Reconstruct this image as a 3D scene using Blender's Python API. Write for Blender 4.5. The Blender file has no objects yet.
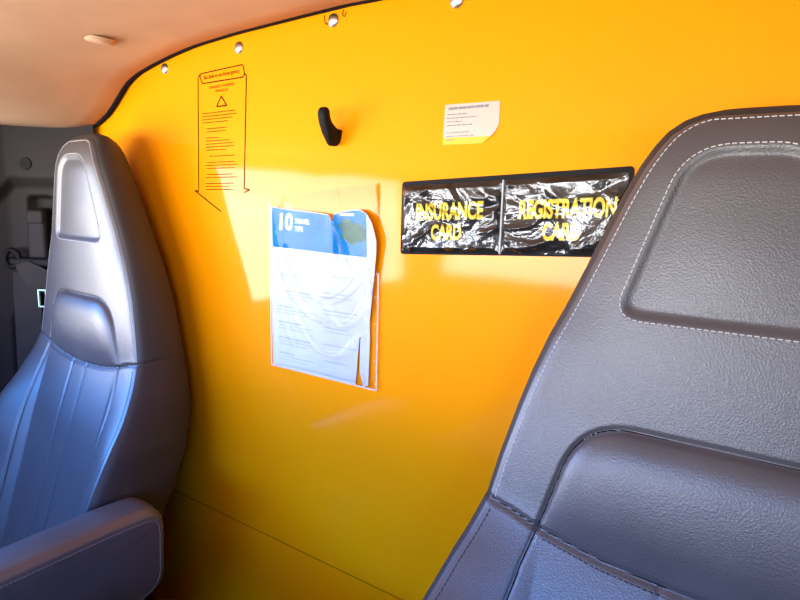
import bpy, bmesh, math, random
import numpy as np
from mathutils import Vector, Matrix, noise

random.seed(7)
rng = np.random.default_rng(7)
SC = bpy.context.scene
COL = SC.collection

# ------------------------------------------------------------------ camera
cam_d = bpy.data.cameras.new('camera')
cam_d.sensor_width = 36.0
cam_d.lens = 27.0
cam_d.clip_start = 0.01
cam = bpy.data.objects.new('camera', cam_d)
COL.objects.link(cam)
YAW, PITCH, ROLL = math.radians(35.0), math.radians(-9.0), math.radians(1.5)
fw = Vector((-math.sin(YAW) * math.cos(PITCH), math.cos(YAW) * math.cos(PITCH), math.sin(PITCH)))
rt = fw.cross(Vector((0, 0, 1))).normalized()
up = rt.cross(fw)
ri = math.cos(ROLL) * rt + math.sin(ROLL) * up
ui = -math.sin(ROLL) * rt + math.cos(ROLL) * up
M = Matrix((ri, ui, -fw)).transposed().to_4x4()
cam.matrix_world = M
SC.camera = cam

# ------------------------------------------------------------------ view
SC.view_settings.view_transform = 'Standard'
SC.view_settings.look = 'None'
SC.view_settings.gamma = 1.0
SC.view_settings.use_curve_mapping = False
SC.view_settings.exposure = 1.3
try:
    SC.cycles.max_bounces = 12
    SC.cycles.transparent_max_bounces = 16
    SC.cycles.diffuse_bounces = 6
    SC.cycles.sample_clamp_indirect = 8.0
except Exception:
    pass

# ------------------------------------------------------------------ world: daylight outside the cab
world = bpy.data.worlds.new('daylight')
SC.world = world
world.use_nodes = True
wn = world.node_tree
wn.nodes.clear()
w_out = wn.nodes.new('ShaderNodeOutputWorld')
w_bg = wn.nodes.new('ShaderNodeBackground')
w_bg.inputs['Strength'].default_value = 9.0
w_ramp = wn.nodes.new('ShaderNodeValToRGB')
w_tc = wn.nodes.new('ShaderNodeTexCoord')
w_sep = wn.nodes.new('ShaderNodeSeparateXYZ')
w_map = wn.nodes.new('ShaderNodeMapRange')
w_map.inputs[1].default_value = -1.0
w_map.inputs[2].default_value = 1.0
el = w_ramp.color_ramp.elements
el[0].position = 0.0
el[0].color = (0.62, 0.56, 0.50, 1)
el[1].position = 1.0
el[1].color = (0.06, 0.27, 0.85, 1)
for p, c in ((0.46, (0.90, 0.86, 0.83, 1)), (0.498, (0.97, 0.97, 0.98, 1)), (0.508, (0.55, 0.62, 0.75, 1)), (0.53, (0.24, 0.38, 0.72, 1)), (0.57, (0.15, 0.34, 0.95, 1)), (0.63, (0.06, 0.29, 0.92, 1))):
    e = el.new(p)
    e.color = c
L = wn.links.new
L(w_tc.outputs['Generated'], w_sep.inputs[0])
L(w_sep.outputs['Z'], w_map.inputs[0])
L(w_map.outputs[0], w_ramp.inputs[0])
L(w_ramp.outputs[0], w_bg.inputs['Color'])
L(w_bg.outputs[0], w_out.inputs[0])

# window openings of the cab (daylight portals, no light of their own)
WALL_Y = 0.70
XL, XR = -1.50, 0.32
FRONT_Y = -1.05
FLOOR_Z = -1.15


def portal(name, loc, rot, sx, sy):
    d = bpy.data.lights.new(name, 'AREA')
    d.shape = 'RECTANGLE'
    d.size, d.size_y = sx, sy
    d.cycles.is_portal = True
    o = bpy.data.objects.new(name, d)
    o.location = loc
    o.rotation_euler = rot
    COL.objects.link(o)


WIN_Z0, WIN_Z1 = -0.33, 0.10
WIN_Y0, WIN_Y1 = -0.80, 0.36
portal('window_daylight', (XL - 0.03, (WIN_Y0 + WIN_Y1) / 2, (WIN_Z0 + WIN_Z1) / 2), (0, -math.pi / 2, 0), WIN_Z1 - WIN_Z0, WIN_Y1 - WIN_Y0)
portal('window_daylight', (XR + 0.03, (WIN_Y0 - 0.25) / 2, (WIN_Z0 + WIN_Z1) / 2), (0, math.pi / 2, 0), WIN_Z1 - WIN_Z0, -0.25 - WIN_Y0)
WS_X1 = -0.08          # right end of the windscreen, brought in to dim the lower bulkhead
WS_Y = -0.90           # the screen is raked: its top edge lies this far forward
portal('window_daylight', ((XL + WS_X1) / 2, FRONT_Y - 0.03, -0.12), (math.pi / 2, 0, 0), WS_X1 - XL, 0.45)


# ------------------------------------------------------------------ materials
def new_mat(name):
    m = bpy.data.materials.new(name)
    m.use_nodes = True
    nt = m.node_tree
    b = nt.nodes.get('Principled BSDF')
    return m, nt, b


def noise_bump(nt, b, scale, strength, dist=0.001, kind='noise', detail=3.0, extra=None):
    tc = nt.nodes.new('ShaderNodeTexCoord')
    if kind == 'voronoi':
        t = nt.nodes.new('ShaderNodeTexVoronoi')
        t.inputs['Scale'].default_value = scale
        out = t.outputs['Distance']
    else:
        t = nt.nodes.new('ShaderNodeTexNoise')
        t.inputs['Scale'].default_value = scale
        t.inputs['Detail'].default_value = detail
        out = t.outputs[0]
    nt.links.new(tc.outputs['Object'], t.inputs['Vector'])
    bp = nt.nodes.new('ShaderNodeBump')
    bp.inputs['Strength'].default_value = strength
    bp.inputs['Distance'].default_value = dist
    nt.links.new(out, bp.inputs['Height'])
    nt.links.new(bp.outputs[0], b.inputs['Normal'])
    return bp


def vary(nt, b, c0, c1, scale):
    tc = nt.nodes.new('ShaderNodeTexCoord')
    t = nt.nodes.new('ShaderNodeTexNoise')
    t.inputs['Scale'].default_value = scale
    t.inputs['Detail'].default_value = 4
    r = nt.nodes.new('ShaderNodeValToRGB')
    r.color_ramp.elements[0].position = 0.35
    r.color_ramp.elements[1].position = 0.65
    r.color_ramp.elements[0].color = (*c0, 1)
    r.color_ramp.elements[1].color = (*c1, 1)
    nt.links.new(tc.outputs['Object'], t.inputs['Vector'])
    nt.links.new(t.outputs[0], r.inputs[0])
    nt.links.new(r.outputs[0], b.inputs['Base Color'])


def plain(name, col, rough=0.5, metal=0.0, bump=None, spec=None):
    m, nt, b = new_mat(name)
    b.inputs['Base Color'].default_value = (*col, 1)
    b.inputs['Roughness'].default_value = rough
    b.inputs['Metallic'].default_value = metal
    if spec is not None:
        b.inputs['Specular IOR Level'].default_value = spec
    vary(nt, b, tuple(c * 0.94 for c in col), tuple(min(1, c * 1.05) for c in col), 9.0)
    if bump:
        noise_bump(nt, b, *bump)
    return m


MAT = {}
m, nt, b = new_mat('yellow_panel')
vary(nt, b, (0.95, 0.310, 0.0), (0.97, 0.325, 0.0), 3.0)
b.inputs['Roughness'].default_value = 0.5
b.inputs['Specular IOR Level'].default_value = 0.05
b.inputs['Coat Weight'].default_value = 0.48
b.inputs['Coat Roughness'].default_value = 0.08
bp = noise_bump(nt, b, 5.0, 0.25, 0.004, detail=1.0)
nt.links.new(bp.outputs[0], b.inputs['Coat Normal'])
MAT['yellow'] = m


def leather(name, col, rough, spec=0.75):
    m, nt, b = new_mat(name)
    vary(nt, b, tuple(c * 0.92 for c in col), tuple(c * 1.06 for c in col), 14.0)
    b.inputs['Roughness'].default_value = rough
    b.inputs['Specular IOR Level'].default_value = spec
    tc = nt.nodes.new('ShaderNodeTexCoord')
    v = nt.nodes.new('ShaderNodeTexVoronoi')
    v.inputs['Scale'].default_value = 620
    n = nt.nodes.new('ShaderNodeTexNoise')
    n.inputs['Scale'].default_value = 60
    n.inputs['Detail'].default_value = 5
    ad = nt.nodes.new('ShaderNodeMath')
    ad.operation = 'MULTIPLY_ADD'
    ad.inputs[1].default_value = 0.5
    bpn = nt.nodes.new('ShaderNodeBump')
    bpn.inputs['Strength'].default_value = 0.14
    bpn.inputs['Distance'].default_value = 0.0012
    nt.links.new(tc.outputs['Object'], v.inputs['Vector'])
    nt.links.new(tc.outputs['Object'], n.inputs['Vector'])
    nt.links.new(n.outputs[0], ad.inputs[0])
    nt.links.new(v.outputs['Distance'], ad.inputs[2])
    nt.links.new(ad.outputs[0], bpn.inputs['Height'])
    nt.links.new(bpn.outputs[0], b.inputs['Normal'])
    return m


MAT['leather'] = leather('grey_leather', (0.070, 0.064, 0.070), 0.37)
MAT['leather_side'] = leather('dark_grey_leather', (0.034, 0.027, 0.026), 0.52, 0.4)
MAT['thread'] = plain('pale_thread', (0.5, 0.48, 0.48), 0.7)
MAT['thread_grey'] = plain('grey_thread', (0.22, 0.20, 0.22), 0.8)
MAT['thread_dark'] = plain('dark_thread', (0.03, 0.03, 0.04), 0.7)
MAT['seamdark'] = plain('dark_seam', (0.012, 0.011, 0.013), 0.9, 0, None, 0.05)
MAT['sealant'] = plain('brown_sealant', (0.48, 0.155, 0.0), 0.8, 0, None, 0.1)
MAT['headliner'] = plain('beige_headliner', (0.53, 0.345, 0.215), 0.95, 0, (900, 0.5, 0.001), 0.1)
MAT['trim'] = plain('dark_grey_plastic', (0.016, 0.012, 0.012), 0.6, 0, (700, 0.25, 0.0006), 0.2)
MAT['trim_light'] = plain('grey_plastic', (0.16, 0.155, 0.165), 0.5, 0, (700, 0.2, 0.0006))
MAT['black'] = plain('black_plastic', (0.008, 0.008, 0.009), 0.6, 0, None, 0.12)
MAT['chrome'] = plain('bright_metal', (0.72, 0.70, 0.67), 0.36, 1.0)
MAT['webbing'] = plain('belt_webbing', (0.034, 0.029, 0.028), 0.8, 0, (420, 0.5, 0.001), 0.15)
MAT['tagmat'] = plain('pale_green_plastic', (0.55, 0.85, 0.62), 0.5)
MAT['ink'] = plain('dark_red_ink', (0.05, 0.010, 0.001), 0.8, 0, None, 0.08)
MAT['ink_grey'] = plain('grey_ink', (0.22, 0.22, 0.26), 0.7)
MAT['ink_pale'] = plain('pale_blue_ink', (0.42, 0.50, 0.62), 0.7)
MAT['white_ink'] = plain('white_ink', (0.9, 0.92, 0.95), 0.6)
MAT['paper'] = plain('white_paper', (0.60, 0.64, 0.72), 0.8, 0, None, 0.1)
MAT['pinkpaper'] = plain('cream_paper', (0.58, 0.47, 0.40), 0.65)
MAT['yellow_strip'] = plain('yellow_strip', (0.80, 0.44, 0.01), 0.5)
MAT['lettering_yellow'] = plain('yellow_lettering', (1.0, 0.78, 0.01), 0.5)
MAT['carpet'] = plain('black_floor_mat', (0.03, 0.03, 0.032), 0.9, 0, (300, 0.5, 0.002))
MAT['dash'] = plain('dashboard_plastic', (0.05, 0.05, 0.055), 0.6, 0, (500, 0.3, 0.0008))

# blue photo at the top of the leaflet
m, nt, b = new_mat('blue_sky_print')
tc = nt.nodes.new('ShaderNodeTexCoord')
sp = nt.nodes.new('ShaderNodeSeparateXYZ')
mr = nt.nodes.new('ShaderNodeMapRange')
mr.inputs[1].default_value = -0.082
mr.inputs[2].default_value = -0.005
nz = nt.nodes.new('ShaderNodeTexNoise')
nz.inputs['Scale'].default_value = 22
mixn = nt.nodes.new('ShaderNodeMath')
mixn.operation = 'MULTIPLY_ADD'
mixn.inputs[1].default_value = 0.5
rp = nt.nodes.new('ShaderNodeValToRGB')
re_ = rp.color_ramp.elements
re_[0].color = (0.20, 0.60, 0.74, 1)
re_[1].color = (0.004, 0.17, 0.48, 1)
e = re_.new(0.55)
e.color = (0.03, 0.38, 0.62, 1)
nt.links.new(tc.outputs['Object'], sp.inputs[0])
nt.links.new(sp.outputs['Z'], mr.inputs[0])
nt.links.new(tc.outputs['Object'], nz.inputs['Vector'])
nt.links.new(nz.outputs[0], mixn.inputs[0])
nt.links.new(mr.outputs[0], mixn.inputs[2])
sb = nt.nodes.new('ShaderNodeMath')
sb.operation = 'SUBTRACT'
sb.inputs[1].default_value = 0.25
nt.links.new(mixn.outputs[0], sb.inputs[0])
nt.links.new(sb.outputs[0], rp.inputs[0])
nt.links.new(rp.outputs[0], b.inputs['Base Color'])
b.inputs['Roughness'].default_value = 0.8
b.inputs['Specular IOR Level'].default_value = 0.08
MAT['skyprint'] = m
m, nt, b = new_mat('green_landscape_print')
vary(nt, b, (0.004, 0.05, 0.08), (0.07, 0.22, 0.14), 190.0)
b.inputs['Roughness'].default_value = 0.8
b.inputs['Specular IOR Level'].default_value = 0.08
MAT['landprint'] = m


def film(name, base, rough, ior=1.5, tint=(1, 1, 1), bump=None):
    m = bpy.data.materials.new(name)
    m.use_nodes = True
    nt = m.node_tree
    nt.nodes.clear()
    o = nt.nodes.new('ShaderNodeOutputMaterial')
    mx = nt.nodes.new('ShaderNodeMixShader')
    tr = nt.nodes.new('ShaderNodeBsdfTransparent')
    tr.inputs[0].default_value = (*tint, 1)
    gl = nt.nodes.new('ShaderNodeBsdfGlossy')
    gl.inputs['Roughness'].default_value = rough
    fr = nt.nodes.new('ShaderNodeFresnel')
    fr.inputs['IOR'].default_value = ior
    ad = nt.nodes.new('ShaderNodeMath')
    ad.operation = 'ADD'
    ad.use_clamp = True
    ad.inputs[1].default_value = base
    nt.links.new(fr.outputs[0], ad.inputs[0])
    nt.links.new(ad.outputs[0], mx.inputs[0])
    nt.links.new(tr.outputs[0], mx.inputs[1])
    nt.links.new(gl.outputs[0], mx.inputs[2])
    nt.links.new(mx.outputs[0], o.inputs[0])
    if bump:
        tc = nt.nodes.new('ShaderNodeTexCoord')
        t = nt.nodes.new('ShaderNodeTexNoise')
        t.inputs['Scale'].default_value = bump[0]
        t.inputs['Detail'].default_value = 2
        t.inputs['Distortion'].default_value = 1.2
        bpn = nt.nodes.new('ShaderNodeBump')
        bpn.inputs['Strength'].default_value = bump[1]
        bpn.inputs['Distance'].default_value = bump[2]
        nt.links.new(tc.outputs['Object'], t.inputs['Vector'])
        nt.links.new(t.outputs[0], bpn.inputs['Height'])
        nt.links.new(bpn.outputs[0], gl.inputs['Normal'])
        nt.links.new(bpn.outputs[0], fr.inputs['Normal'])
    return m


MAT['film'] = film('clear_sleeve_film', 0.0, 0.06, 1.25)
m, nt, b = new_mat('film_edge_glint')  # pale colour stands in for the highlight along the film's edges
b.inputs['Base Color'].default_value = (0.85, 0.88, 0.92, 1)
b.inputs['Alpha'].default_value = 0.55
MAT['filmedge'] = m
MAT['crinkle'] = film('crinkled_clear_film', 0.09, 0.18, 1.38, bump=(160, 0.6, 0.001))


# ------------------------------------------------------------------ helpers
def link(name, me, mat=None, parent=None, loc=None):
    o = bpy.data.objects.new(name, me)
    COL.objects.link(o)
    if mat is not None:
        me.materials.append(MAT[mat])
    if parent is not None:
        o.parent = parent
    if loc is not None:
        o.location = loc
    return o


def mesh(name, verts, faces, mat=None, parent=None, smooth=True, loc=None):
    me = bpy.data.meshes.new(name)
    me.from_pydata([tuple(map(float, v)) for v in verts], [], [tuple(map(int, f)) for f in faces])
    me.update()
    if smooth:
        me.polygons.foreach_set('use_smooth', [True] * len(me.polygons))
    return link(name, me, mat, parent, loc)


def from_bm(name, bm, mat=None, parent=None, smooth=False, loc=None):
    me = bpy.data.meshes.new(name)
    bmesh.ops.recalc_face_normals(bm, faces=bm.faces)
    bm.to_mesh(me)
    bm.free()
    if smooth:
        me.polygons.foreach_set('use_smooth', [True] * len(me.polygons))
    return link(name, me, mat, parent, loc)


def tag(o, label, cat, group=None, kind=None):
    o['label'] = label
    o['category'] = cat
    if group:
        o['group'] = group
    return o


def struct(o):
    o['kind'] = 'structure'
    return o


def empty(name, loc, rz=0.0):
    o = bpy.data.objects.new(name, None)
    o.empty_display_size = 0.05
    o.location = loc
    o.rotation_euler = (0, 0, rz)
    COL.objects.link(o)
    return o


def box_bm(bm, lo, hi, bevel=0.0, seg=2):
    r = bmesh.ops.create_cube(bm, size=1.0)
    vs = r['verts']
    for v in vs:
        v.co = Vector([lo[k] + (v.co[k] + 0.5) * (hi[k] - lo[k]) for k in range(3)])
    if bevel > 0:
        es = list({e for v in vs for e in v.link_edges})
        bmesh.ops.bevel(bm, geom=es, offset=bevel, segments=seg, affect='EDGES', profile=0.5)


def boxes(name, items, mat, parent=None, bevel=0.0, loc=None):
    bm = bmesh.new()
    for lo, hi in items:
        box_bm(bm, lo, hi, bevel)
    return from_bm(name, bm, mat, parent, loc=loc)


def interp(v, tab):
    t = sorted(tab)
    return np.interp(v, [a for a, _ in t], [c for _, c in t])


def smooth_table(tab, n=9, step=0.002):
    """densely resampled, softened version of a piecewise-linear table"""
    t = sorted(tab)
    xs = np.arange(t[0][0], t[-1][0] + step, step)
    ys = np.interp(xs, [a for a, _ in t], [c for _, c in t])
    k = np.ones(n) / n
    pad = np.concatenate([2 * ys[0] - ys[1:n][::-1], ys, 2 * ys[-1] - ys[-n:-1][::-1]])
    sm = np.convolve(np.convolve(pad, k, 'same'), k, 'same')[n - 1:n - 1 + len(ys)]
    return lambda v: np.interp(v, xs, sm)


def sstep(a, b_, x):
    t = np.clip((x - a) / (b_ - a), 0, 1)
    return t * t * (3 - 2 * t)


def poly_sdf(px, py, poly):
    """signed distance to a closed polygon, positive inside"""
    px, py = np.asarray(px, float), np.asarray(py, float)
    d = np.full(px.shape, 1e9)
    ins = np.zeros(px.shape, bool)
    n = len(poly)
    for i in range(n):
        ax, ay = poly[i]
        bx, by = poly[(i + 1) % n]
        ex, ey = bx - ax, by - ay
        t = np.clip(((px - ax) * ex + (py - ay) * ey) / (ex * ex + ey * ey + 1e-12), 0, 1)
        d = np.minimum(d, np.hypot(px - ax - t * ex, py - ay - t * ey))
        c = ((ay > py) != (by > py))
        with np.errstate(divide='ignore', invalid='ignore'):
            xi = (bx - ax) * (py - ay) / (by - ay + 1e-15) + ax
        ins ^= c & (px < xi)
    return np.where(ins, d, -d)


def line_dist(px, py, pl):
    d = np.full(np.shape(px), 1e9)
    for (ax, ay), (bx, by) in zip(pl[:-1], pl[1:]):
        ex, ey = bx - ax, by - ay
        t = np.clip(((px - ax) * ex + (py - ay) * ey) / (ex * ex + ey * ey + 1e-12), 0, 1)
        d = np.minimum(d, np.hypot(px - ax - t * ex, py - ay - t * ey))
    return d


def round_poly(poly, r, seg=6):
    """polygon with every corner rounded (r may be a list)"""
    out = []
    n = len(poly)
    for i in range(n):
        p0, p1, p2 = (np.array(poly[(i + k - 1) % n], float) for k in range(3))
        rr = r[i] if isinstance(r, (list, tuple)) else r
        a, c = p0 - p1, p2 - p1
        la, lc = np.linalg.norm(a), np.linalg.norm(c)
        a, c = a / la, c / lc
        k = min(rr, la * 0.48, lc * 0.48)
        for t in np.linspace(0, 1, seg + 1):
            q = (1 - t) ** 2 * (p1 + a * k) + 2 * t * (1 - t) * p1 + t * t * (p1 + c * k)
            out.append(tuple(q))
    return out


def resample(pl, step):
    pl = np.asarray(pl, float)
    seg = np.linalg.norm(np.diff(pl, axis=0), axis=1)
    s = np.concatenate([[0], np.cumsum(seg)])
    n = max(2, int(round(s[-1] / step)) + 1)
    t = np.linspace(0, s[-1], n)
    return np.stack([np.interp(t, s, pl[:, k]) for k in range(pl.shape[1])], 1)


def text_geo(body, bold=0.0):
    cu = bpy.data.curves.new('lettering', 'FONT')
    cu.body = body
    cu.align_x = 'CENTER'
    cu.align_y = 'CENTER'
    cu.offset = bold
    o = bpy.data.objects.new('lettering', cu)
    COL.objects.link(o)
    dg = bpy.context.evaluated_depsgraph_get()
    dg.update()
    me = bpy.data.meshes.new_from_object(o.evaluated_get(dg))
    vs = np.array([v.co[:] for v in me.vertices])
    fs = [tuple(p.vertices) for p in me.polygons]
    bpy.data.objects.remove(o)
    bpy.data.curves.remove(cu)
    bpy.data.meshes.remove(me)
    lo, hi = vs[:, :2].min(0), vs[:, :2].max(0)
    vs = vs.copy()
    vs[:, :2] = (vs[:, :2] - (lo + hi) / 2) / (hi - lo)
    return vs[:, :2], fs


class Flat:
    """collects flat shapes lying on the bulkhead, in wall coordinates (x, z); y given by a function of (x, z)"""

    def __init__(self):
        self.v, self.f = [], []

    def poly(self, pts):
        k = len(self.v)
        self.v += [tuple(p) for p in pts]
        self.f.append(tuple(range(k, k + len(pts))))

    def line(self, a, b_, w):
        a, b_ = np.array(a, float), np.array(b_, float)
        d = b_ - a
        d /= np.linalg.norm(d) + 1e-12
        n = np.array([-d[1], d[0]]) * w / 2
        self.poly([a - n, b_ - n, b_ + n, a + n])

    def path(self, pts, w, closed=False):
        pts = list(pts)
        if closed:
            pts.append(pts[0])
        for a, b_ in zip(pts[:-1], pts[1:]):
            self.line(a, b_, w)

    def text(self, body, cx, cz, wid, hei, slope=0.0, bold=0.0, shear=0.0):
        vs, fs = text_geo(body, bold)
        k = len(self.v)
        for x, y in vs:
            self.v.append((cx + x * wid + y * hei * shear, cz + y * hei + x * wid * slope))
        self.f += [tuple(i + k for i in f) for f in fs]

    def greek(self, x0, x1, z, h, slope=0.0, gap=0.3):
        """a line of print too small to read: short dashes of word length"""
        x = x0
        while x < x1:
            w = min(random.uniform(1.2, 4.5) * h, x1 - x)
            zz = z + (x - x0) * slope
            self.poly([(x, zz - h / 2), (x + w, zz - h / 2 + w * slope), (x + w, zz + h / 2 + w * slope), (x, zz + h / 2)])
            x += w + random.uniform(0.7, 1.3) * gap * 3 * h

    def build(self, name, mat, parent, yf):
        return mesh(name, [(x, yf(x, z), z) for x, z in self.v], self.f, mat, parent, smooth=False)


# ================================================================== THE CAB
# bulkhead: upper sheet over a lower sheet, lapped at a seam
nx, verts, faces = 60, [], []
zs = [FLOOR_Z] + list(np.linspace(-1.1, -0.612, 8)) + [-0.6045, -0.6041, -0.6025, -0.6021] + list(np.linspace(-0.58, 0.33, 40))
xs_ = np.linspace(-1.62, 0.44, nx)
for z in zs:
    for x in xs_:
        y = WALL_Y + (0.002 if -0.6042 < z < -0.6024 else 0.0)
        verts.append((x, y, z))
for j in range(len(zs) - 1):
    for i in range(nx - 1):
        a = j * nx + i
        faces.append((a, a + 1, a + nx + 1, a + nx))
k0 = len(verts)
verts += [(-1.62, WALL_Y + 0.03, FLOOR_Z), (0.44, WALL_Y + 0.03, FLOOR_Z), (0.44, WALL_Y + 0.03, 0.33), (-1.62, WALL_Y + 0.03, 0.33)]
faces.append((k0 + 3, k0 + 2, k0 + 1, k0))
wb_ = struct(mesh('wall_back', verts, faces, 'yellow', smooth=False))
wb_.data.materials.append(MAT['sealant'])
for p_ in wb_.data.polygons:
    if -0.6049 < p_.center.z < -0.6001:
        p_.material_index = 1

# headliner, rolled down over the cant rails
prof = [(-0.55, 0.278), (-0.69, 0.275), (-0.83, 0.271), (-0.933, 0.265), (-0.991, 0.258), (-1.053, 0.248), (-1.115, 0.235), (-1.155, 0.219),
        (-1.186, 0.194), (-1.225, 0.167), (-1.27, 0.149), (-1.314, 0.142), (-1.36, 0.1415), (-1.43, 0.144), (-1.56, 0.155)]
pl = np.array(prof)
cx_mid = (XL + XR) / 2
right = [(2 * cx_mid - x, z) for x, z in prof]
fullp = resample(np.array(prof[::-1] + right), 0.012)
for _ in range(2):
    fullp[1:-1] = 0.25 * fullp[:-2] + 0.5 * fullp[1:-1] + 0.25 * fullp[2:]
ysl = np.linspace(0.686, WS_Y, 40)
verts, faces = [], []
n = len(fullp)
for y in ysl:
    for x, z in fullp:
        verts.append((x, y, z))
for j in range(len(ysl) - 1):
    for i in range(n - 1):
        a = j * n + i
        faces.append((a, a + 1, a + n + 1, a + n))
# rolled rear edge of the board and an upper skin, so it has thickness
k0 = len(verts)
for x, z in fullp:
    verts.append((x, 0.6895, z + 0.003))
for x, z in fullp:
    verts.append((x, 0.6895, z + 0.02))
for x, z in fullp:
    verts.append((x, WS_Y, z + 0.02))
for i in range(n - 1):
    faces.append((i + 1, i, k0 + i, k0 + i + 1))
    faces.append((k0 + i + 1, k0 + i, k0 + n + i, k0 + n + i + 1))
    faces.append((k0 + n + i + 1, k0 + n + i, k0 + 2 * n + i, k0 + 2 * n + i + 1))
struct(mesh('ceiling', verts, faces, 'headliner'))

struct(boxes('floor', [((-1.62, FRONT_Y - 0.1, FLOOR_Z - 0.05), (0.44, WALL_Y + 0.03, FLOOR_Z))], 'carpet'))


def side(name, x0, x1, WIN_Y1):
    items = [((x0, FRONT_Y - 0.05, FLOOR_Z), (x1, 0.60, WIN_Z0)),
             ((x0, FRONT_Y - 0.05, WIN_Z1), (x1, 0.60, 0.20)),
             ((x0, WIN_Y1, WIN_Z0), (x1, 0.60, WIN_Z1)),
             ((x0, FRONT_Y - 0.05, WIN_Z0), (x1, WIN_Y0, WIN_Z1))]
    struct(boxes(name, items, 'trim'))


side('wall_left', XL - 0.05, XL, WIN_Y1)
side('wall_right', XR, XR + 0.05, -0.25)  # window opening shortened to let in less light from this side
struct(boxes('wall_front', [((XL, FRONT_Y - 0.05, FLOOR_Z), (XR, FRONT_Y, -0.33)),
                            ((WS_X1, FRONT_Y - 0.05, -0.33), (XR, FRONT_Y, 0.34)),  # opaque stretch added to block light from the right
                            ((XL, FRONT_Y - 0.05, 0.07), (XR + 0.1, WS_Y, 0.34))], 'dash'))
# unseen blocks added between the seats to keep light off the lower bulkhead
struct(boxes('light_blocker', [((-0.68, -0.75, FLOOR_Z), (-0.40, 0.34, -0.52)), ((-0.72, 0.341, FLOOR_Z), (-0.36, 0.60, -0.70))], 'trim', bevel=0.03))
# closed rear corner on the right
struct(boxes('trim_2', [((0.24, 0.56, FLOOR_Z), (XR + 0.05, WALL_Y - 0.001, 0.16))], 'trim', bevel=0.02))

struct(boxes('trim_3', [((-1.64, WS_Y, 0.33), (0.46, WALL_Y + 0.03, 0.36)),
                        ((-1.64, 0.36, FLOOR_Z), (-1.60, WALL_Y + 0.03, 0.36)), ((-1.64, FRONT_Y - 0.12, 0.20), (-1.56, 0.60, 0.36)),
                        ((0.42, FRONT_Y - 0.12, 0.20), (0.46, WALL_Y + 0.03, 0.36))], 'dash'))

# dark tube standing in for the shaded gap between headliner and bulkhead
eg = np.stack([fullp[:, 0], np.full(len(fullp), 0.692), fullp[:, 1]], 1)
et = np.gradient(fullp, axis=0)
et /= np.linalg.norm(et, axis=1)[:, None]
verts, faces = [], []
erad = 0.0007 + 0.0022 * sstep(0.50, 0.60, np.abs(fullp[:, 0] - cx_mid))
for k in range(len(eg)):
    for a in range(8):
        th = 2 * math.pi * a / 8
        verts.append((eg[k, 0] - et[k, 1] * erad[k] * math.cos(th), eg[k, 1] + 0.0055 * math.sin(th), eg[k, 2] + et[k, 0] * erad[k] * math.cos(th)))
faces = [(k * 8 + a, k * 8 + (a + 1) % 8, (k + 1) * 8 + (a + 1) % 8, (k + 1) * 8 + a) for k in range(len(eg) - 1) for a in range(8)]
struct(mesh('headliner_gap_shade', verts, faces, 'seamdark'))

# left pillar trim, slanting out from the bulkhead
plan = np.array([(-1.283, 0.699), (-1.43, 0.6085), (-1.452, 0.588), (-1.468, 0.555), (-1.485, 0.50), (-1.497, 0.42), (-1.4985, 0.36)])
plan = resample(plan, 0.004)
for _ in range(3):
    plan[1:-1] = 0.25 * plan[:-2] + 0.5 * plan[1:-1] + 0.25 * plan[2:]
tan = np.gradient(plan, axis=0)
tan /= np.linalg.norm(tan, axis=1)[:, None]
nor = np.stack([-tan[:, 1], tan[:, 0]], 1)
if (nor[0] @ np.array([0.5, -0.85])) < 0:
    nor = -nor
sarr = np.concatenate([[0], np.cumsum(np.linalg.norm(np.diff(plan, axis=0), axis=1))])
zarr = np.concatenate([np.linspace(FLOOR_Z, -0.5, 14), np.arange(-0.49, 0.165, 0.004)])
S2, Z2 = np.meshgrid(sarr, zarr)
off = 0.016 * sstep(0.010, 0.045, Z2 + 0.05 * np.clip((S2 - 0.19) / 0.05, 0, 1))
slot = poly_sdf(S2, Z2, round_poly([(0.105, -0.15), (0.166, -0.15), (0.166, 0.0), (0.105, 0.0)], 0.012))
off = off - 0.022 * sstep(0, 0.006, slot)
# a long hollow that the belt runs down
run = poly_sdf(S2, Z2, round_poly([(0.13, -0.70), (0.222, -0.70), (0.215, -0.26), (0.13, -0.20)], 0.02))
off = off - 0.004 * sstep(0, 0.008, run)
vx = plan[None, :, 0] + nor[None, :, 0] * off
vy = plan[None, :, 1] + nor[None, :, 1] * off
verts = np.stack([vx, vy, Z2], -1).reshape(-1, 3)
nn = len(sarr)
faces = [(j * nn + i, j * nn + i + 1, (j + 1) * nn + i + 1, (j + 1) * nn + i) for j in range(len(zarr) - 1) for i in range(nn - 1)]
struct(mesh('trim_1', verts, faces, 'trim'))


def pill(s, z, o=0.0):
    """a point on the pillar trim: s metres from the bulkhead, z height, o off the face"""
    x = np.interp(s, sarr, plan[:, 0]) + np.interp(s, sarr, nor[:, 0]) * o
    y = np.interp(s, sarr, plan[:, 1]) + np.interp(s, sarr, nor[:, 1]) * o
    return (float(x), float(y), float(z))


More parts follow.
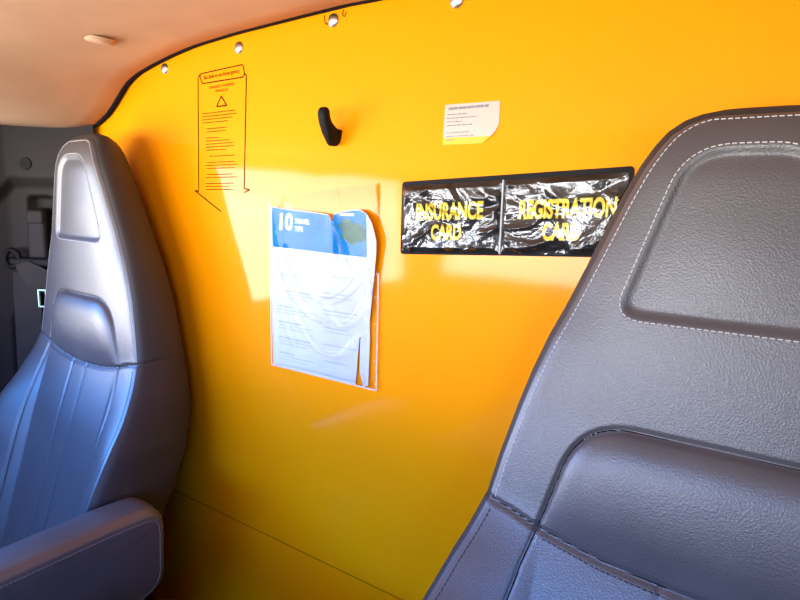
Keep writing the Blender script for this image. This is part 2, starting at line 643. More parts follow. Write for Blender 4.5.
# ================================================================== SEATS
S = 1.12
TOPV = 0.346
e_tab = [(0.346, 0.014), (0.3455, 0.024), (0.343, 0.038), (0.339, 0.048), (0.331, 0.0575), (0.32, 0.065), (0.305, 0.0735), (0.28, 0.085), (0.25, 0.097),
         (0.2, 0.117), (0.16, 0.134), (0.128, 0.145), (0.1, 0.153), (0.05, 0.165), (0.013, 0.172), (-0.02, 0.182), (-0.04, 0.189),
         (-0.065, 0.196), (-0.104, 0.206), (-0.156, 0.212), (-0.29, 0.207), (-0.45, 0.195)]
we_f = smooth_table([(0.35, -0.016), (0.33, -0.006), (0.31, -0.003), (0.19, -0.009), (0.10, -0.006), (0.013, 0.0), (-0.02, 0.013), (-0.04, 0.024),
                     (-0.065, 0.038), (-0.104, 0.067), (-0.156, 0.096), (-0.29, 0.135), (-0.45, 0.165)])
wc_f = smooth_table([(0.35, -0.014), (0.33, -0.001), (0.3, 0.004), (0.19, 0.001), (0.1, -0.001), (0.0, 0.001), (-0.1, 0.034), (-0.2, 0.062), (-0.45, 0.135)])
wb_f = smooth_table([(0.35, -0.072), (0.25, -0.082), (0.1, -0.093), (0.0, -0.099), (-0.06, -0.096), (-0.15, -0.072), (-0.25, -0.025), (-0.45, 0.06)])

INSERT = round_poly([(-0.083, 0.186), (0.083, 0.186), (0.042, 0.3195), (-0.042, 0.3195)], [0.022, 0.022, 0.03, 0.03], 8)
LUMBAR = round_poly([(-0.124, 0.001), (-0.07, -0.008), (0, -0.012), (0.07, -0.008), (0.124, 0.001), (0.099, 0.098), (0, 0.0985), (-0.099, 0.098)],
                    [0.003, 0.02, 0.02, 0.02, 0.003, 0.045, 0.01, 0.045], 8)
LUMBAR_LONG = round_poly([(-0.124, 0.001), (-0.15, -0.12), (0.15, -0.12), (0.124, 0.001), (0.099, 0.098), (0, 0.0985), (-0.099, 0.098)], [0.003, 0.01, 0.01, 0.003, 0.045, 0.01, 0.045], 8)
SEAM_OUT = [(0.124, 0.001), (0.15, 0.0085), (0.18, 0.0135)]
SEAM_DOWN = [(0.124, 0.001), (0.131, -0.03), (0.135, -0.06), (0.137, -0.12), (0.138, -0.46)]


def face_w(u, v):
    """height of the seat face over its (u, v) plane"""
    u, v = np.asarray(u, float), np.asarray(v, float)
    e = np.maximum(interp(v, e_tab), 0.012)
    s = np.clip(np.maximum(np.abs(u) / e, np.clip((v - 0.328) / 0.018, 0, 1)), 0, 1)
    we, wc = we_f(v), wc_f(v)
    upper = s ** 3.5
    t = np.clip((np.abs(u) - 0.118) / np.maximum(e - 0.118, 0.01), 0, 1)
    lower = t ** 0.75
    k = sstep(-0.045, 0.012, v)
    B = lower * (1 - k) + upper * k
    w = wc + (we - wc) * B
    w = w - 0.0035 * s ** 22
    di = poly_sdf(u, v, INSERT)
    w = w - 0.0040 * sstep(-0.001, 0.008, di) + 0.002 * np.exp(-(u / 0.05) ** 2 - ((v - 0.24) / 0.05) ** 2) * sstep(0.0, 0.02, di)
    dl = poly_sdf(u, v, LUMBAR)
    d2 = poly_sdf(u, v, LUMBAR_LONG)
    d1 = np.clip(v - np.interp(np.abs(u), [0, 0.07, 0.124], [-0.012, -0.008, 0.001]), 0, None)
    w = w + np.where(dl > 0, 0.0115 * (1 - np.exp(-np.maximum(d2, 0) / 0.012)) * (1 - np.exp(-d1 / 0.022)), 0.0)
    w = w - 0.0030 * np.exp(-(dl / 0.0020) ** 2)
    au = np.abs(u)
    w = w - 0.0030 * np.exp(-(line_dist(au, v, SEAM_OUT) / 0.0018) ** 2)
    w = w - 0.0030 * np.exp(-(line_dist(au, v, SEAM_DOWN) / 0.0020) ** 2)
    # gathers along the bolster seam
    w = w + 0.0 * np.exp(-((v - 0.04) / 0.03) ** 2) * np.sin(v * 420 + au * 60) * sstep(0.115, 0.135, au) * (1 - sstep(0.15, 0.168, au))
    # soft channels of the centre panel
    w = w - 0.0016 * np.exp(-((au - 0.0235) / 0.0025) ** 2) * (v < -0.012)
    return w


def seat(name, loc, rz, recline, labels, armrest=False, S=1.12):
    root = empty(name, loc, rz)
    r = math.radians(recline)
    h = Z0 - 0.0

    def T(p):
        p = np.asarray(p, float) * S
        u, v, w = p[..., 0], p[..., 1], p[..., 2]
        return np.stack([u, v * math.sin(r) - w * math.cos(r), v * math.cos(r) + w * math.sin(r) + hloc], -1)

    hloc = -FLOOR_Z + labels['z']
    # ---- face as one displaced sheet, then divided along its seams
    vs = np.concatenate([np.arange(-0.45, 0.30, 0.0022), 0.30 + 0.046 * np.sin(np.linspace(0, math.pi / 2, 40))])
    NU = 170
    s = np.linspace(-1, 1, NU)
    s = np.sign(s) * (0.82 * np.abs(s) + 0.18 * (1 - (1 - np.abs(s)) ** 2))
    ev = np.maximum(interp(vs, e_tab), 0.012)
    Ug, Vg = s[None, :] * ev[:, None], np.repeat(vs[:, None], NU, 1)
    Wg = face_w(Ug, Vg)
    P = np.stack([Ug, Vg, Wg], -1)
    du = np.gradient(P, axis=1)
    dv = np.gradient(P, axis=0)
    N = np.cross(du, dv)
    N /= np.linalg.norm(N, axis=-1)[..., None] + 1e-15
    N0 = N * np.array([1, 1, 1])
    world = T(P)
    # rotate normals the same way
    Nw = np.stack([N0[..., 0], N0[..., 1] * math.sin(r) - N0[..., 2] * math.cos(r), N0[..., 1] * math.cos(r) + N0[..., 2] * math.sin(r)], -1)
    NV = len(vs)
    uc = 0.25 * (Ug[:-1, :-1] + Ug[1:, :-1] + Ug[:-1, 1:] + Ug[1:, 1:])
    vc = 0.25 * (Vg[:-1, :-1] + Vg[1:, :-1] + Vg[:-1, 1:] + Vg[1:, 1:])
    reg = np.zeros(uc.shape, int)                                    # 0 upper cover
    lo_l = np.interp(np.abs(uc), [0, 0.07, 0.124, 0.15, 0.18], [-0.012, -0.008, 0.001, 0.0085, 0.0135])
    below = vc < lo_l
    ud = np.interp(-vc, [0.0, 0.03, 0.06, 0.12, 0.46], [0.124, 0.131, 0.135, 0.137, 0.138])
    reg[below & (np.abs(uc) < ud)] = 3
    reg[below & (uc <= -ud)] = 4
    reg[below & (uc >= ud)] = 5
    reg[poly_sdf(uc, vc, LUMBAR) > 0] = 2
    reg[poly_sdf(uc, vc, INSERT) > 0] = 1
    parts = {}
    names = {0: 'upper_cover', 1: 'headrest_panel', 2: 'lumbar_pad', 3: 'center_panel', 4: 'side_bolster', 5: 'side_bolster'}
    wv, nv = world.reshape(-1, 3), Nw.reshape(-1, 3)
    for k, nm in names.items():
        jj, ii = np.nonzero(reg == k)
        a = jj * NU + ii
        q = np.stack([a, a + 1, a + NU + 1, a + NU], 1)
        used, inv = np.unique(q, return_inverse=True)
        inv = inv.reshape(-1, 4)
        o = mesh(nm, wv[used], inv, 'leather', root)
        o.data.normals_split_custom_set_from_vertices([tuple(x) for x in nv[used]])
        parts[k] = o
    # ---- shell: sides and back
    left = [(-ev[j], vs[j]) for j in range(NV)]
    topr = [(s[i] * ev[-1], vs[-1]) for i in range(4, NU - 4, 8)]
    rightp = [(ev[j], vs[j]) for j in range(NV - 1, -1, -1)]
    out = np.array(left + topr + rightp)
    tg = np.gradient(out, axis=0)
    for _ in range(6):
        tg[1:-1] = 0.25 * tg[:-2] + 0.5 * tg[1:-1] + 0.25 * tg[2:]
    tg /= np.linalg.norm(tg, axis=1)[:, None] + 1e-12
    no = np.stack([-tg[:, 1], tg[:, 0]], 1)
    we = face_w(out[:, 0], out[:, 1]) - 0.0004
    wb = wb_f(out[:, 1])
    thin = sstep(0.10, 0.30, out[:, 1])
    lp = [(0.0, 0.0), (0.03, 0.0042), (0.08, 0.0066), (0.16, 0.0085), (0.28, 0.0095), (0.42, 0.009), (0.56, 0.006), (0.68, 0.0015), (0.78, -0.004),
          (0.86, -0.0105), (0.92, -0.018), (0.97, -0.028), (1.0, -0.043)]
    ring = []
    for t, o_ in lp:
        oo = o_ - 0.012 * thin * t ** 1.5
        uv = out + no * oo[:, None]
        # side seam level with the bolster seam
        g = 0.0016 * np.exp(-((out[:, 1] - 0.0135) / 0.0022) ** 2) * (1 if 0.03 < t < 0.8 else 0)
        uv = uv - no * g[:, None]
        ww = we + (wb - we) * t
        ring.append(np.stack([uv[:, 0], uv[:, 1], ww], 1))
    # pull the innermost ring to the centre line to close the back
    ring.append(np.stack([ring[-1][:, 0] * 0.4, np.minimum(ring[-1][:, 1], TOPV - 0.07), ring[-1][:, 2] - 0.004], 1))
    ring.append(np.stack([ring[-1][:, 0] * 0.0, ring[-1][:, 1], ring[-1][:, 2] - 0.001], 1))
    m_ = len(out)
    vv = T(np.concatenate(ring, 0))
    ff = []
    for k in range(len(ring) - 1):
        for i in range(m_ - 1):
            a = k * m_ + i
            ff.append((a, a + m_, a + m_ + 1, a + 1))
    mesh('back_shell', vv, ff, 'leather_side', root)

    # ---- stitching
    def dashes(nm, par, lines, mat, step=0.0046, ln=0.0031, wd=0.00058, lift=0.0005, shell=False):
        V, Fc = [], []
        for pl_ in lines:
            pts = resample(pl_, step)
            for a, b_ in zip(pts[:-1], pts[1:]):
                d = b_ - a
                L_ = np.linalg.norm(d)
                if L_ < 1e-6:
                    continue
                d /= L_
                c0, c1 = a + d * (step - ln) / 2, a + d * (step + ln) / 2
                if shell:
                    nrm = shell(a)
                else:
                    nrm = np.array([0, 0, 1.0])
                sd = np.cross(d, nrm)
                sd /= np.linalg.norm(sd) + 1e-12
                k = len(V)
                for c in (c0, c1):
                    for (p_, q_) in ((-1, -0.6), (1, -0.6), (0.6, 1), (-0.6, 1)):
                        V.append(c + sd * wd * p_ + nrm * (lift * q_))
                Fc += [(k + 0, k + 1, k + 5, k + 4), (k + 1, k + 2, k + 6, k + 5), (k + 2, k + 3, k + 7, k + 6), (k + 3, k + 0, k + 4, k + 7),
                       (k, k + 3, k + 2, k + 1), (k + 4, k + 5, k + 6, k + 7)]
        return mesh(nm, T(np.array(V)), Fc, mat, par, smooth=False)

    def on_face(uv):
        uv = np.asarray(uv, float)
        return np.stack([uv[:, 0], uv[:, 1], face_w(uv[:, 0], uv[:, 1])], 1)

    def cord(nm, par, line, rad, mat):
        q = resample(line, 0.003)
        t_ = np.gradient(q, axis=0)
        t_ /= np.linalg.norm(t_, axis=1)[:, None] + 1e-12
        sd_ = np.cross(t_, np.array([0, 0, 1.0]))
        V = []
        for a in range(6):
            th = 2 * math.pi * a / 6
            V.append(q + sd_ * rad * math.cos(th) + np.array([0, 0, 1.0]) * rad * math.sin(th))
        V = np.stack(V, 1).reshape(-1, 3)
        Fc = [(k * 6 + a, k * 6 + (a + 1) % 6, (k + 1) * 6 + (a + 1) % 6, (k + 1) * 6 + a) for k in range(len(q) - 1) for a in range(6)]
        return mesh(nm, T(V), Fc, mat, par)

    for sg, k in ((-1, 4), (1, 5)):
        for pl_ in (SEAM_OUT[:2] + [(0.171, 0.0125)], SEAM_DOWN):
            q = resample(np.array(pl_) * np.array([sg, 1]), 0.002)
            cord('seam_shade_cord', parts[k], on_face(q), 0.0010, 'seamdark')  # dark cords stand in for the shade inside the seam gaps
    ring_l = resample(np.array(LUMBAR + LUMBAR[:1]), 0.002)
    cord('seam_shade_cord', parts[2], on_face(ring_l), 0.0010, 'seamdark')  # seam shade around the lumbar pad, as a dark cord
    rim = []
    vv_ = np.concatenate([np.arange(0.016, 0.335, 0.004), 0.335 + 0.0085 * np.sin(np.linspace(0, math.pi / 2, 14))])
    ee = interp(vv_, e_tab) - 0.0055
    rim_uv = [(-a, c) for a, c in zip(ee, vv_ - 0.002)] + [(a, c) for a, c in zip(ee[::-1], vv_[::-1] - 0.002)]
    dashes('stitching', parts[0], [on_face(resample(rim_uv, 0.002))], 'thread')
    ins_out = round_poly([(-0.0845, 0.1848), (0.0845, 0.1848), (0.0430, 0.3210), (-0.0430, 0.3210)], [0.024, 0.024, 0.032, 0.032], 10)
    ins_out.append(ins_out[0])
    dashes('stitching', parts[1], [on_face(resample(ins_out, 0.002))], 'thread')
    lum_out = [(p[0] * 1.0, p[1] - 0.0055) for p in [(-0.118, -0.0005), (-0.07, -0.0085), (0, -0.0125), (0.07, -0.0085), (0.118, -0.0005)]]
    cl = [on_face(resample([(sg * q, -0.017), (sg * q, -0.40)], 0.003)) for sg in (-1, 1) for q in (0.0205, 0.0265)[:1]]
    for c_ in cl:
        dashes('stitching', parts[3], [c_], 'thread_dark', wd=0.0005, step=0.0052)
    dashes('stitching', parts[2], [on_face(resample(lum_out, 0.002))], 'thread_dark', wd=0.0006)
    for sg, k in ((-1, 4), (1, 5)):
        vb = np.arange(-0.42, 0.008, 0.004)
        eb = interp(vb, e_tab) - 0.007
        dashes('stitching', parts[k], [on_face(np.stack([sg * eb, vb], 1))], 'thread_dark', wd=0.0007)
        # second row on the side panel
        vb2 = np.arange(-0.42, 0.33, 0.004)
        e2 = interp(vb2, e_tab) + 0.0060
        w2 = face_w(interp(vb2, e_tab), vb2)
        w2 = w2 + (wb_f(vb2) - w2) * 0.075
        dashes('stitching', parts[k], [np.stack([sg * e2, vb2, w2], 1)], 'thread_dark', wd=0.0005, lift=0.0002, shell=lambda a: np.array([sg * 1.0, 0, 0.15]))

    # ---- armrest
    if armrest:
        prof_ = round_poly([(0.025, -0.151), (0.10, -0.152), (0.33, -0.165), (0.33, -0.262), (0.09, -0.288), (0.028, -0.27)], [0.045, 0.01, 0.04, 0.045, 0.05, 0.06], 10)
        prof_ = resample(np.array(prof_ + [prof_[0]]), 0.004)[:-1]
        cen = prof_.mean(0)
        pn = np.gradient(np.concatenate([prof_[-2:], prof_, prof_[:2]]), axis=0)[2:-2]
        pn /= np.linalg.norm(pn, axis=1)[:, None]
        nn_ = np.stack([pn[:, 1], -pn[:, 0]], 1)
        if ((prof_ - cen) * nn_).sum() < 0:
            nn_ = -nn_
        U0, U1 = 0.222, 0.296
        us = [(U0, -0.03), (U0 + 0.001, -0.016), (U0 + 0.005, -0.006), (U0 + 0.013, -0.001), (U0 + 0.03, 0.001), (U0 + 0.045, 0.001), (U1 - 0.016, 0.0),
              (U1 - 0.010, -0.0015), (U1 - 0.0065, -0.0042), (U1 - 0.005, -0.0052), (U1 - 0.0035, -0.0052), (U1 - 0.0012, -0.0085), (U1, -0.016), (U1 + 0.0012, -0.026)]
        rings = []
        for u_, o_ in us:
            q = prof_ + nn_ * o_
            rings.append(np.stack([np.full(len(q), u_), q[:, 1], q[:, 0]], 1))
        for end, u_ in ((0, U0), (-1, U1 + 0.0013)):
            rr_ = rings[end].copy()
            for f_ in (0.55, 0.0):
                c = rr_.mean(0)
                q = c + (rr_ - c) * f_
                q[:, 0] = u_
                if end == 0:
                    rings.insert(0, q)
                else:
                    rings.append(q)
        mm = len(prof_)
        ff = []
        for k in range(len(rings) - 1):
            for i in range(mm):
                a, c = k * mm + i, k * mm + (i + 1) % mm
                ff.append((a, c, c + mm, a + mm))
        arm = mesh('armrest', T(np.concatenate(rings, 0)), ff, 'leather', root)
        bm = bmesh.new()
        bm.from_mesh(arm.data)
        bmesh.ops.recalc_face_normals(bm, faces=bm.faces)
        bm.to_mesh(arm.data)
        bm.free()
        rows = []
        for o_, u_ in ((-0.0035, U1 - 0.0085), (-0.0125, U1 + 0.0003)):
            q = prof_ + nn_ * o_
            q = np.concatenate([q, q[:1]])
            rows.append(np.stack([np.full(len(q), u_), q[:, 1], q[:, 0]], 1))

        def arm_n(a):
            d = np.array([a[2], a[1]]) - cen
            d /= np.linalg.norm(d) + 1e-9
            return np.array([0.75, d[1] * 0.6, d[0] * 0.6])
        dashes('stitching', arm, rows[:1], 'thread_grey', wd=0.0006, shell=arm_n)
        dashes('stitching', arm, rows[1:], 'thread_grey', wd=0.0005, shell=arm_n)
        # pivot between armrest and backrest
        bm = bmesh.new()
        bmesh.ops.create_cone(bm, cap_ends=True, segments=28, radius1=0.028, radius2=0.028, depth=0.06)
        for v in bm.verts:
            v.co = Vector(T(np.array([0.205 + v.co.z, -0.215 + v.co.y, 0.085 + v.co.x])))
        from_bm('armrest_pivot', bm, 'black', root, smooth=False)

    # ---- cushion and pedestal (below the picture, they carry the seat)
    cv = T(np.array([[0, -0.42, 0.05]]))[0]
    bm = bmesh.new()
    y1 = 0.02
    box_bm(bm, (-0.25, y1 - 0.50, cv[2] - 0.16), (0.25, y1 + 0.05, cv[2] - 0.02), 0.045, 5)
    from_bm('seat_cushion', bm, 'carpet', root, smooth=True)
    bm = bmesh.new()
    box_bm(bm, (-0.19, y1 - 0.42, 0.0), (0.19, y1 + 0.02, cv[2] - 0.16), 0.02, 2)
    from_bm('pedestal', bm, 'black', root)
    return tag(root, labels['label'], 'seat', 'grey leather cab seats')


Z0 = 0.0
seat('cab_seat', (-0.048 * S, 0.458 * S, FLOOR_Z), 0.0, 7.7,
     dict(z=-0.268 * S, label='large grey leather seat in the right foreground, covering the corner of the card holder'))
SL = 1.17
seat('cab_seat', (-0.976 * SL, 0.488 * SL, FLOOR_Z), math.radians(-3.8), 0.2,
     dict(z=-0.255 * SL, label='grey leather seat with an armrest, standing beside the dark pillar and seat belt'), armrest=True, S=SL)

# ================================================================== THINGS ON THE BULKHEAD
FRONT = WALL_Y


def rivet(x, z, label):
    bm = bmesh.new()
    prof_r = [(0.0, 0.0052), (0.003, 0.005), (0.0055, 0.0042), (0.0085, 0.0028), (0.0098, 0.001), (0.0101, 0.0)]
    n_ = 24
    vs_ = []
    for r_, hgt in prof_r:
        if r_ == 0:
            vs_.append([bm.verts.new((0, -hgt, 0))])
        else:
            vs_.append([bm.verts.new((r_ * math.cos(2 * math.pi * k / n_), -hgt, r_ * math.sin(2 * math.pi * k / n_))) for k in range(n_)])
    for k in range(n_):
        bm.faces.new((vs_[0][0], vs_[1][k], vs_[1][(k + 1) % n_]))
    for a, b_ in zip(vs_[1:-1], vs_[2:]):
        for k in range(n_):
            bm.faces.new((a[k], b_[k], b_[(k + 1) % n_], a[(k + 1) % n_]))
    bm.faces.new(vs_[-1])
    o = from_bm('rivet', bm, 'chrome', smooth=True, loc=(x, FRONT, z))
    return tag(o, label, 'rivet', 'bright rivets along the top of the yellow bulkhead')


rivet(-1.038, 0.239, 'bright rivet in the yellow panel nearest the rounded corner of the beige headliner')
rivet(-0.83, 0.251, 'bright rivet on the yellow panel just above the printed emergency sign')
rivet(-0.622, 0.264, 'bright rivet with dark marks beside it at the headliner edge, above the black hook')
rivet(-0.414, 0.258, 'bright rivet at the top edge of the photo, above the small paper sticker')

# gasket scraps beside the third rivet
for pts_, lab in (([(-0.6395, 0.2735), (-0.6385, 0.264), (-0.634, 0.2595), (-0.631, 0.264)], 'small dark brown scuff left of the third rivet under the headliner edge'),
                  ([(-0.603, 0.2765), (-0.604, 0.268), (-0.600, 0.266), (-0.597, 0.272)], 'small dark brown scuff right of the third rivet under the headliner edge')):
    f = Flat()
    f.path(pts_, 0.0016)
    tag(f.build('scuff_mark', 'ink', None, lambda x, z: FRONT - 0.0004), lab, 'mark', 'scuff marks beside a rivet')

# coat hook
pf = round_poly([(0.0, 0.107), (0.0, 0.090), (0.006, 0.0845), (0.020, 0.0845), (0.031, 0.104), (0.0375, 0.118), (0.0395, 0.130), (0.036, 0.1375), (0.029, 0.1375), (0.0285, 0.128), (0.024, 0.1185), (0.010, 0.1085)],
                [0.001, 0.004, 0.003, 0.003, 0.015, 0.01, 0.01, 0.004, 0.003, 0.008, 0.01, 0.006], 5)
bm = bmesh.new()
lv = []
for xo, sc in ((-0.0072, 0.82), (-0.0060, 0.95), (-0.004, 1.0), (0.004, 1.0), (0.0060, 0.95), (0.0072, 0.82)):
    cen = np.mean(np.array(pf), 0)
    row = []
    for d_, z_ in pf:
        dd = cen[0] + (d_ - cen[0]) * (sc if d_ > 0.004 else 1.0)
        zz = cen[1] + (z_ - cen[1]) * sc
        wide = 0.55 + 0.5 * min(1.0, max(0.0, (z_ - 0.085) / 0.016))
        row.append(bm.verts.new((xo * wide, -dd, zz - 0.11)))
    lv.append(row)
for a, b_ in zip(lv[:-1], lv[1:]):
    for k in range(len(a)):
        bm.faces.new((a[k], a[(k + 1) % len(a)], b_[(k + 1) % len(a)], b_[k]))
bm.faces.new(lv[0])
bm.faces.new(lv[-1])
hook = from_bm('coat_hook', bm, 'black', smooth=True, loc=(-0.6105, FRONT, 0.109))
tag(hook, 'black plastic coat hook screwed to the yellow bulkhead', 'hook')
# printed emergency sign
sign = empty('emergency_sign', (0, 0, 0))
sign.location = (-0.88, FRONT, 0.10)
tag(sign, 'printed emergency procedure sign with a thin dark outline and warning triangle on the yellow panel', 'sign')
sx, sz = -0.88, 0.10


class SFlat(Flat):
    def build(self, name, mat, parent, yf):
        return mesh(name, [(x - sx, yf(x, z), z - sz) for x, z in self.v], self.f, mat, parent, smooth=False)


f = SFlat()
f.path([(-0.935, 0.2185), (-0.940, 0.213), (-0.9465, 0.015), (-0.958, 0.0165), (-0.884, -0.020)], 0.0022)
f.path([(-0.817, 0.2085), (-0.8125, 0.2055), (-0.822, 0.021), (-0.808, 0.019), (-0.822, 0.014)], 0.0022)
f.build('outline', 'ink', sign, lambda x, z: -0.0006)
f = SFlat()
f.path(round_poly([(-0.9355, 0.2195), (-0.8195, 0.2235), (-0.817, 0.2035), (-0.930, 0.2025)], 0.006), 0.002, True)
f.build('title_frame', 'ink', sign, lambda x, z: -0.0006)
f = SFlat()
f.text('Be Safe in an Emergency', -0.876, 0.2125, 0.094, 0.0085, 0.03, 0.006)
f.text('EMERGENCY WARNING', -0.8765, 0.1945, 0.066, 0.0045, 0.02)
f.text('TRIANGLES', -0.8765, 0.187, 0.035, 0.0045, 0.02)
f.build('lettering', 'ink', sign, lambda x, z: -0.0006)
f = SFlat()
f.path([(-0.8775, 0.1775), (-0.8905, 0.161), (-0.8635, 0.161)], 0.0024, True)
f.build('warning_triangle', 'ink', sign, lambda x, z: -0.0006)
f = SFlat()
rowsx = [(-0.931, -0.842), (-0.931, -0.838), (-0.931, -0.85), (-0.931, -0.862), None, (-0.92, -0.865), (-0.92, -0.868), None,
         (-0.922, -0.885), (-0.922, -0.858), (-0.922, -0.848), (-0.922, -0.846), (-0.922, -0.868), None,
         (-0.912, -0.846), None, (-0.92, -0.846), (-0.925, -0.84), (-0.92, -0.845), None,
         (-0.92, -0.85), (-0.925, -0.84), None, (-0.925, -0.85), (-0.925, -0.86), (-0.925, -0.85)]
for k, rw in enumerate(rowsx):
    if rw:
        f.greek(rw[0], rw[1], 0.151 - k * 0.0053, 0.0014, 0.01)
f.build('printed_text', 'ink', sign, lambda x, z: -0.0006)

# small paper sticker with a curling corner
st = empty('paper_sticker', (-0.387, FRONT, 0.105))
tag(st, 'small cream paper sticker with a yellow bottom strip and curling corner', 'sticker')


def quadmap(c, a, t):
    """bilinear point in a quad given as TL, TR, BL, BR"""
    tl, tr, bl, br = (np.array(p, float) for p in c)
    return (tl * (1 - a) + tr * a) * (1 - t) + (bl * (1 - a) + br * a) * t


STQ = [(-0.4255, 0.131), (-0.3465, 0.1305), (-0.4275, 0.080), (-0.3465, 0.080)]


def st_y(x, z):
    d = max(0.0, (x + 0.372) / 0.025 + (0.104 - z) / 0.024 - 1.0)
    return 0.0006 + 0.016 * d ** 2


def sheet(name, a0, a1, t0, t1, mat, lift=0.0, cut=None, na=30, nt_=24):
    vs_, fs_ = [], []
    for j in range(nt_ + 1):
        for i in range(na + 1):
            a, t = a0 + (a1 - a0) * i / na, t0 + (t1 - t0) * j / nt_
            x, z = quadmap(STQ, a, t)
            # lower right corner is trimmed round
            lim = -0.3465 - 0.022 * max(0, (0.106 - z) / 0.026) ** 2
            x = x if a < 0.6 else min(x, -0.3465 + (lim + 0.3465) * (a - 0.6) / 0.4 * 1.0 + (x + 0.3465))
            vs_.append((x + 0.387, -st_y(x, z) - lift, z - 0.105))
    for j in range(nt_):
        for i in range(na):
            k = j * (na + 1) + i
            fs_.append((k, k + 1, k + na + 2, k + na + 1))
    return mesh(name, vs_, fs_, mat, st)


sheet('paper', 0, 1, 0, 0.83, 'pinkpaper')
sheet('bottom_strip', 0, 1, 0.83, 1.0, 'yellow_strip')
f = Flat()
f.greek(-0.420, -0.362, 0.1255, 0.0032, 0.006, gap=0.12)
for k, x1 in enumerate([-0.392, -0.378, -0.40, -0.383, None, -0.388, -0.38, -0.41]):
    if x1:
        f.greek(-0.4215, x1, 0.118 - k * 0.0046, 0.0013, 0.006, 0.35)
mesh('printed_text', [(x + 0.387, -0.0012, z - 0.105) for x, z in f.v], f.f, 'ink_grey', st, smooth=False)

# ------------------------------------------------------------------ card holder
TILT = 0.055
ch = empty('card_holder', (-0.335, FRONT, -0.010))
tag(ch, 'long black two-pocket card holder with crinkled clear windows reading insurance card and registration card', 'card holder')
cx0, cz0 = -0.335, -0.010
hw, hh = 0.1555, 0.0505


def chp(a, b_, d):
    """point on the holder: a, b in metres from its centre, d off the wall"""
    return (a, -d, b_ + a * TILT)


rp_ = round_poly([(-hw, -hh), (hw, -hh), (hw, hh), (-hw, hh)], 0.006)
bm = bmesh.new()
lo_ = [bm.verts.new(chp(a, b_, 0.0)) for a, b_ in rp_]
hi_ = [bm.verts.new(chp(a, b_, 0.0018)) for a, b_ in rp_]
bm.faces.new(lo_)
bm.faces.new(hi_)
for k in range(len(rp_)):
    bm.faces.new((lo_[k], lo_[(k + 1) % len(rp_)], hi_[(k + 1) % len(rp_)], hi_[k]))
from_bm('backing', bm, 'black', ch)


def crinkle(x, z, seed):
    p = Vector((x * 20, z * 26, seed))
    wv_ = noise.noise_vector(p * 0.8) * 1.1
    q = p + wv_
    r1 = 1 - abs(noise.noise(q))
    r2 = noise.noise(q * 2.1 + Vector((3, 7, 1)))
    r3 = noise.noise(q * 5.0)
    return 0.0050 * r1 ** 2 + 0.0016 * r2 + 0.0008 * r3


def pocket(a0, a1, seed):
    na, nb = 190, 130
    vs_, fs_ = [], []
    b0, b1 = -hh + 0.0025, hh - 0.0065
    for j in range(nb + 1):
        for i in range(na + 1):
            a, b_ = a0 + (a1 - a0) * i / na, b0 + (b1 - b0) * j / nb
            ed = min(a - a0, a1 - a, b_ - b0, (b1 - b_))
            k = min(1.0, ed / 0.007)
            d = 0.0022 + (0.0012 + crinkle(a, b_, seed)) * k
            vs_.append(chp(a, b_, d))
    for j in range(nb):
        for i in range(na):
            k = j * (na + 1) + i
            fs_.append((k, k + 1, k + na + 2, k + na + 1))
    return mesh('pocket_window', vs_, fs_, 'crinkle', ch)


pw1 = pocket(-hw + 0.002, -0.0015, 1.3)
pw2 = pocket(0.0005, hw - 0.005, 5.9)
bm = bmesh.new()
box_bm(bm, (-0.0014, -0.0042, -hh + 0.002), (0.0008, -0.0016, hh - 0.006), 0.0006, 2)
from_bm('center_weld', bm, 'filmedge', ch)


def ctext(items, par):
    f = Flat()
    for body, x, z, wd, ht, bold in items:
        f.text(body, x - cx0, z - cz0, wd, ht, TILT, bold)
    return f


f = ctext([('INSURANCE', -0.4135, -0.0065, 0.103, 0.0235, 0.04), ('CARD', -0.4165, -0.0345, 0.047, 0.0215, 0.04)], ch)
mesh('lettering', [(x, -0.0021, z) for x, z in f.v], f.f, 'lettering_yellow', ch, smooth=False)
f = ctext([('REGISTRATION', -0.2535, 0.001, 0.118, 0.0235, 0.04), ('CARD', -0.257, -0.0265, 0.047, 0.0215, 0.04)], ch)
mesh('lettering', [(x, -0.0021, z) for x, z in f.v], f.f, 'lettering_yellow', ch, smooth=False)

# ------------------------------------------------------------------ clear sleeve with a travel leaflet in it
LX0, LX1, LZ0 = -0.7515, -0.5255, -0.277
slv = empty('plastic_sleeve', (-0.64, FRONT, -0.12))
tag(slv, 'clear plastic document sleeve with a torn right edge, holding a leaflet on the yellow bulkhead', 'sleeve')
leaf = empty('travel_leaflet', (-0.64, FRONT, -0.12))
tag(leaf, 'white leaflet with a blue landscape header and the number 10, inside the clear sleeve', 'leaflet')
ox, oz = -0.64, -0.12


def leaf_top(x):
    return float(np.interp(x, [-0.7515, -0.73, -0.69, -0.65, -0.62, -0.612, -0.609, -0.595, -0.573, -0.559, -0.545, -0.535, -0.5255],
                           [-0.0065, -0.010, -0.0125, -0.0145, -0.0175, -0.029, -0.016, -0.0115, -0.0085, -0.008, -0.014, -0.026, -0.052]))


def leaf_right(z):
    return float(np.interp(z, [-0.277, -0.20, -0.192, -0.12, -0.07, -0.04, 0.0], [-0.5675, -0.5605, -0.5435, -0.534, -0.527, -0.5255, -0.5255]))


def leaf_y(x, z):
    a = (x - LX0) / (LX1 - LX0)
    t = (z - LZ0) / 0.27
    bulge = 0.006 * math.sin(math.pi * min(1, max(0, a))) * (0.4 + 0.6 * t)
    curl = 0.013 * max(0, (a - 0.62) / 0.38) ** 2 * max(0, t) ** 1.5
    fold = 0.003 * math.exp(-((x + 0.612) / 0.012) ** 2) * max(0, (t - 0.6) / 0.4)
    lcurl = 0.006 * max(0, (0.2 - a) / 0.2) ** 2 * t
    return 0.0022 + bulge + curl + fold + lcurl


